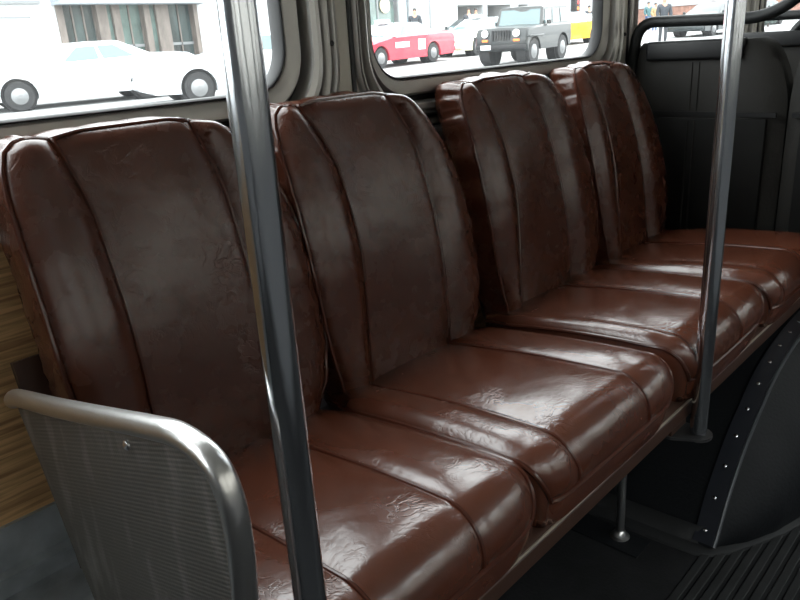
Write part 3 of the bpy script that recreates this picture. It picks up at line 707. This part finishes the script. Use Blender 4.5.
# ---- people
def person(label, x, y, h, coatm, trm, face_yaw=0, paper=False, hairm='hair', dz=0., pose=0):
    t = thing('person', label, 'person', (x, y, zs(x, y) + dz), math.radians(face_yaw), 'people on the street')
    k = h / 1.75
    def skinned(name, pts, edges, m, parent=t):
        me = bpy.data.meshes.new(name); me.from_pydata([(p[0] * k, p[1] * k, p[2] * k) for p in pts], edges, [])
        o = bpy.data.objects.new('tmp', me); COL.objects.link(o)
        o.modifiers.new('s', 'SKIN'); s = o.modifiers.new('ss', 'SUBSURF'); s.levels = 1; s.render_levels = 1
        for i, p in enumerate(pts): o.data.skin_vertices[0].data[i].radius = (p[3] * k, p[4] * k)
        o.data.skin_vertices[0].data[0].use_root = True
        dg = bpy.context.evaluated_depsgraph_get(); nm = bpy.data.meshes.new_from_object(o.evaluated_get(dg)); bpy.data.objects.remove(o)
        nm.name = name; nm.materials.clear(); nm.materials.append(M[m]); [setattr(f, 'use_smooth', True) for f in nm.polygons]
        r = bpy.data.objects.new(name, nm); COL.objects.link(r); r.parent = parent; return r
    sp = .10 if not pose else .16
    body = [(0, 0, .95, .13, .10), (0, 0, 1.15, .13, .09), (0, 0, 1.38, .15, .09), (0, 0, 1.50, .055, .055), (0, -.01, 1.60, .075, .09), (0, -.01, 1.69, .07, .08),
            (.19, 0, 1.40, .05, .05), (.25, .0, 1.14, .04, .04), (.24, -.06, .90, .032, .032), (.24, -.07, .80, .035, .025),
            (-.19, 0, 1.40, .05, .05), (-.25, .0, 1.14, .04, .04), (-.20, -.16, .98, .032, .032), (-.17, -.22, .94, .035, .025),
            (.09, 0, .86, .085, .085), (sp, -.01, .48, .055, .055), (sp, .02, .08, .038, .038), (sp, -.10, .04, .04, .03),
            (-.09, 0, .86, .085, .085), (-sp, -.01, .48, .055, .055), (-sp, .02, .08, .038, .038), (-sp, -.10, .04, .04, .03)]
    ed = [(0, 1), (1, 2), (2, 3), (3, 4), (4, 5), (2, 6), (6, 7), (7, 8), (8, 9), (2, 10), (10, 11), (11, 12), (12, 13), (0, 14), (14, 15), (15, 16), (16, 17), (0, 18), (18, 19), (19, 20), (20, 21)]
    skinned('body', body, ed, 'skin')
    g = .035
    c = [(p[0], p[1], p[2], p[3] + g, p[4] + g) for p in (body[0], body[1], body[2], body[6], body[7], body[8], body[10], body[11], body[12])]
    c[0] = (0, 0, .78, .19, .14)
    c.append((0, 0, 1.50, .085, .085)); c[2] = (0, 0, 1.40, .19, .12)
    skinned('coat', c, [(0, 1), (1, 2), (2, 3), (3, 4), (4, 5), (2, 6), (6, 7), (7, 8), (2, 9)], coatm)
    l = [(0, 0, .90, .12, .10)] + [(p[0], p[1], p[2], p[3] + .015, p[4] + .015) for p in (body[14], body[15], body[16], body[18], body[19], body[20])]
    skinned('trousers', l, [(0, 1), (1, 2), (2, 3), (0, 4), (4, 5), (5, 6)], trm)
    hb = MB().ball((0, .015 * k, 1.675 * k), .082 * k, .095 * k, .085 * k); obj('hair', hb, hairm, t, local=True)
    if paper: obj('paper', MB().box(-.20 * k, .08 * k, -.27 * k, -.25 * k, 1.0 * k, 1.30 * k), 'plate', t, smooth=False, local=True)
    return t
person('man in dark jacket standing in the street beyond the black rail', 28.6, 12.62, 1.78, 'coat_dark', 'trous', -50)
person('person in dark coat holding white paper beside the yellow taxi', 38.47, 21.2, 1.72, 'coat_dark', 'trous', -40, paper=True)
person('person in dark hooded coat standing behind the red taxi roof', 25.43, 22.4, 1.84, 'coat_dark', 'trous', -60, dz=.14)
person('person in dark coat behind the pale yellow taxi, left one of the pair', 30.19, 23.1, 1.78, 'coat_dark', 'trous', -60, dz=.14)
person('person in teal coat behind the pale yellow taxi, right one of the pair', 31.02, 23.3, 1.75, 'coat_teal', 'trous', -50, dz=.14)
person('distant person in grey jacket and blue trousers left of the man in the street', 46.43, 21.5, 1.75, 'coat_teal', 'jeans', -40)
person('distant person in tan coat just left of the man in the street', 45.01, 20.4, 1.66, 'coat_tan', 'jeans', -40)

# ---- buildings across the street
YF = 27.0
zb = lambda x: zs(x, YF) + .10
bd = thing('storefront_building', 'white storefront building across the street seen through the nearest window', 'building', (14, YF + 3, zb(14)))
x0, x1 = -6.0, 10.8
obj('wall', MB().box(-12, 11.9, YF, YF + 6, -.75, 9), 'white', bd, smooth=False)
obj('wall', MB().box(17.55, 29.0, YF, YF + 6, -.75, 9), 'white', bd, smooth=False)
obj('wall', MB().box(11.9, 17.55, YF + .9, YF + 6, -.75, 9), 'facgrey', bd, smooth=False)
obj('wall', MB().box(11.9, 17.55, YF - .02, YF + 6, 2.15, 9), 'white', bd, smooth=False)
obj('awning', MB().prism([(11.8, YF, 2.55), (11.8, YF - .7, 2.02), (11.8, YF - .7, 1.90), (11.8, YF, 1.90)], (5.9, 0, 0)), 'awning', bd, smooth=False)
for k in range(3): obj('cornice', MB().box(-12, 11.4 - .1 * k, YF - .10, YF, 1.95 + .26 * k, 2.05 + .26 * k), 'facgrey' if k == 0 else 'white', bd, smooth=False)
wi = obj('blind_window', MB().box(9.9, 10.95, YF - .03, YF + .02, 1.0, 1.5), mat('pale_blue_panel', (.52, .60, .68), .6), bd, smooth=False)
obj('window_hood', MB().box(9.85, 11.0, YF - .07, YF, 1.5, 1.56), 'facgrey', wi, smooth=False)
obj('plinth', MB().box(-12, 11.9, YF - .08, YF, -.75, .18), 'white', bd, smooth=False)
def door_unit(xa, xb, m, nm='shop_door'):
    d = obj(nm, MB().box(xa, xb, YF + .25, YF + .33, -.6, 1.95), m, bd, smooth=False)
    n = max(2, round((xb - xa) / .45))
    for k in range(n + 1):
        x = xa + (xb - xa) * k / n
        obj('door_stile', MB().box(x - .03, x + .03, YF + .20, YF + .26, -.6, 1.95), 'stone', d, smooth=False)
    obj('door_rail', MB().box(xa, xb, YF + .20, YF + .26, .42, .52), 'facgrey', d, smooth=False)
door_unit(12.15, 13.35, 'dglass'); door_unit(14.25, 15.2, 'gglass', 'shop_window'); door_unit(16.25, 17.35, 'dglass')
for xa, xb in ((11.9, 12.15), (13.35, 13.75), (13.95, 14.25), (15.2, 15.45), (15.7, 16.25), (17.35, 17.55)):
    obj('pillar', MB().box(xa, xb, YF - .05, YF + .4, -.7, 1.95, .02), 'stone', bd, smooth=False)
for k, (xa, xb) in enumerate(((13.75, 13.95), (15.45, 15.7))):
    obj('display_case', MB().box(xa, xb, YF + .1, YF + .3, -.6, 1.9), 'gglass', bd, smooth=False)
# second shop window, dark green, with white columns
sw = obj('shop_window', MB().box(26.6, 29.0, YF - .05, YF + .03, -.5, 3), 'gglass', bd, smooth=False)
obj('window_mullion', MB().box(27.75, 27.85, YF - .10, YF - .04, -.5, 3), 'facgrey', sw, smooth=False)
obj('wall_sign', MB().lathe((28.3, YF - .10, 1.75), (0, -1, 0), [(.35, 0), (.35, .05), (.30, .06)], 24), mat('cream_sign', (.6, .52, .36), .5), bd)
for x in (29.35, 30.05):
    obj('column', MB().tube([(x, YF - .3, -.5), (x, YF - .3, 5)], .22, 16), 'white', bd)
    obj('column_joint', MB().box(x + .26, x + .34, YF - .32, YF - .1, -.5, 5), mat('blue_grey_joint', (.25, .36, .42), .6), bd, smooth=False)
b2 = thing('corner_building', 'white building with a shaded entry beyond the red taxi', 'building', (34, YF + 3, zb(34)))
obj('wall', MB().box(30.6, 33.6, YF + .1, YF + 6, -.6, 9), 'white', b2, smooth=False)
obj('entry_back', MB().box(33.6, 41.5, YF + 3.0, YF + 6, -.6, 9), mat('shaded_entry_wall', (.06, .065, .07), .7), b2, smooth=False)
obj('entry_lintel', MB().box(33.6, 41.5, YF + .1, YF + 6, 1.75, 9), 'white', b2, smooth=False)
for xa, xb in ((33.6, 34.4), (36.8, 37.2), (39.6, 40.4), (41.5, 44.5)):
    obj('pier', MB().box(xa, xb, YF + .1, YF + 3.2, -.5, 1.76), 'white', b2, smooth=False)
for xa, xb in ((34.9, 36.3), (37.6, 39.2)):
    obj('doorway', MB().box(xa, xb, YF + 2.8, YF + 3.02, -.5, 1.4), 'dglass', b2, smooth=False)
b3 = thing('stone_building', 'pale stone building with narrow windows beyond the black off-road car', 'building', (62, 34, zs(62, 34)))
obj('wall', MB().box(45.5, 66, 33, 40, -.4, 14), 'white', b3, smooth=False)
for x in (51.0, 53.0, 54.6, 57.0):
    obj('window_slot', MB().box(x, x + .5, 32.95, 33.02, 1.35, 2.6), mat('tan_window', (.45, .34, .22), .6), b3, smooth=False)
b4 = thing('brick_building', 'low brown brick building with a blue awning far down the street', 'building', (80, 24, zs(80, 24)))
obj('wall', MB().box(68, 72, 6, 33, -.2, 1.55), 'brick', b4, smooth=False)
obj('fascia', MB().box(67.9, 72, 26, 33, 1.55, 2.35), 'white', b4, smooth=False)
obj('awning', MB().prism([(67.9, 25, 2.35), (67.9, 33, 2.35), (68.5, 33, 3.4), (68.5, 25, 3.4)], (2.5, 0, 0)), 'blue', b4, smooth=False)
b5 = thing('added_daylight_block', 'unseen block added behind the camera to limit daylight from the pavement side', 'building', (15, -9, -1.4))  # added out of view to hold back daylight from the aisle-side windows
wl = obj('wall', MB().box(-30, 60, -14, -9, -1.4, 6.0), mat('buff_daylight_block', (.30, .28, .25), .8), b5, smooth=False)
# lamp post, traffic signal, bare trees
lp = thing('lamp_post', 'thin grey lamp post on the sidewalk behind the red taxi', 'lamp post', (26.71, 22.6, zs(26.71, 22.6) + .14))
x, y = 26.71, 22.6; z = zs(x, y) + .14
obj('post', MB().tube([(x, y, z), (x, y, 5.5)], .05, 12), 'pole_grey', lp); obj('post_base', MB().lathe((x, y, z), (0, 0, 1), [(.14, 0), (.12, .3), (.06, .4)], 16), 'pole_grey', lp)
x, y = 42.3, 24.5; z = zs(x, y)
tl = thing('traffic_signal', 'dark traffic signal on a pole right of the black off-road car', 'traffic signal', (x, y, z))
obj('post', MB().tube([(x, y, z), (x, y, 6)], .09, 12), 'pole_grey', tl)
hs = obj('signal_head', MB().box(x - .28, x + .22, y - .45, y - .1, .75, 1.85, .04), 'dark', tl)
for k, m in enumerate(('redlens', 'amber', 'dark')): obj('signal_lens', MB().lathe((x - .03, y - .45, 1.62 - k * .34), (0, -1, 0), [(.12, 0), (.11, .02)], 16), m, hs)
def tree(x, y, h, label, seed):
    rd = random.Random(seed); z = zs(x, y); t = thing('bare_tree', label, 'tree', (x, y, z), group='bare winter trees')
    obj('trunk', MB().tube([(x, y, z), (x + .05, y, z + h * .3), (x, y + .05, z + h * .62)], [.16, .12, .07], 8), 'bark', t)
    b = MB()
    for k in range(34):
        z0 = z + h * (.25 + .4 * rd.random()); a = rd.random() * 6.28; l = h * (.2 + .3 * rd.random())
        p = Vector((x, y, z0)); d = Vector((math.cos(a), math.sin(a), .7 + .8 * rd.random())).normalized()
        q = p + d * l * .5; e = q + (d + Vector((rd.uniform(-.4, .4), rd.uniform(-.4, .4), .2))).normalized() * l * .5
        b.tube([p, q, e], [.045, .03, .012], 5)
        for j in range(3):
            d2 = (d + Vector((rd.uniform(-.9, .9), rd.uniform(-.9, .9), rd.uniform(0, .6)))).normalized(); b.tube([q, q + d2 * l * .4], [.02, .008], 4)
    obj('branch_crown', b, 'bark', t)
for i, (x, y, h, lab) in enumerate(((50.5, 27.0, 7, 'bare tree beside the traffic signal, against the pale stone building'), (53, 18.6, 6.5, 'bare tree beyond the man in the street, nearest his shoulder'),
        (58, 18.0, 7, 'bare tree in the middle of the third window'), (51, 13.2, 6.5, 'bare tree just left of the far chrome pole'), (60, 11.8, 6, 'bare tree right of the far chrome pole, above the black rail'))):
    tree(x, y, h, lab, i)
sh = MB(); shx, shy = 46.5, 14.4
for k in range(6): sh.ball((shx + random.uniform(-.2, .2), shy + random.uniform(-.2, .2), zs(shx, shy) + .45 + random.uniform(-.1, .25)), .3, .3, .3)
s_ = thing('street_shrub', 'round dark shrub outside the far window above the seat back', 'shrub', (shx, shy, zs(shx, shy)))
obj('foliage', sh, mat('grey_green_leaves', (.10, .13, .12), .9, var=(6, .5, (1, 1, 1))), s_)
obj('stem', MB().tube([(shx, shy, zs(shx, shy)), (shx, shy, zs(shx, shy) + .5)], .06, 8), 'bark', s_)
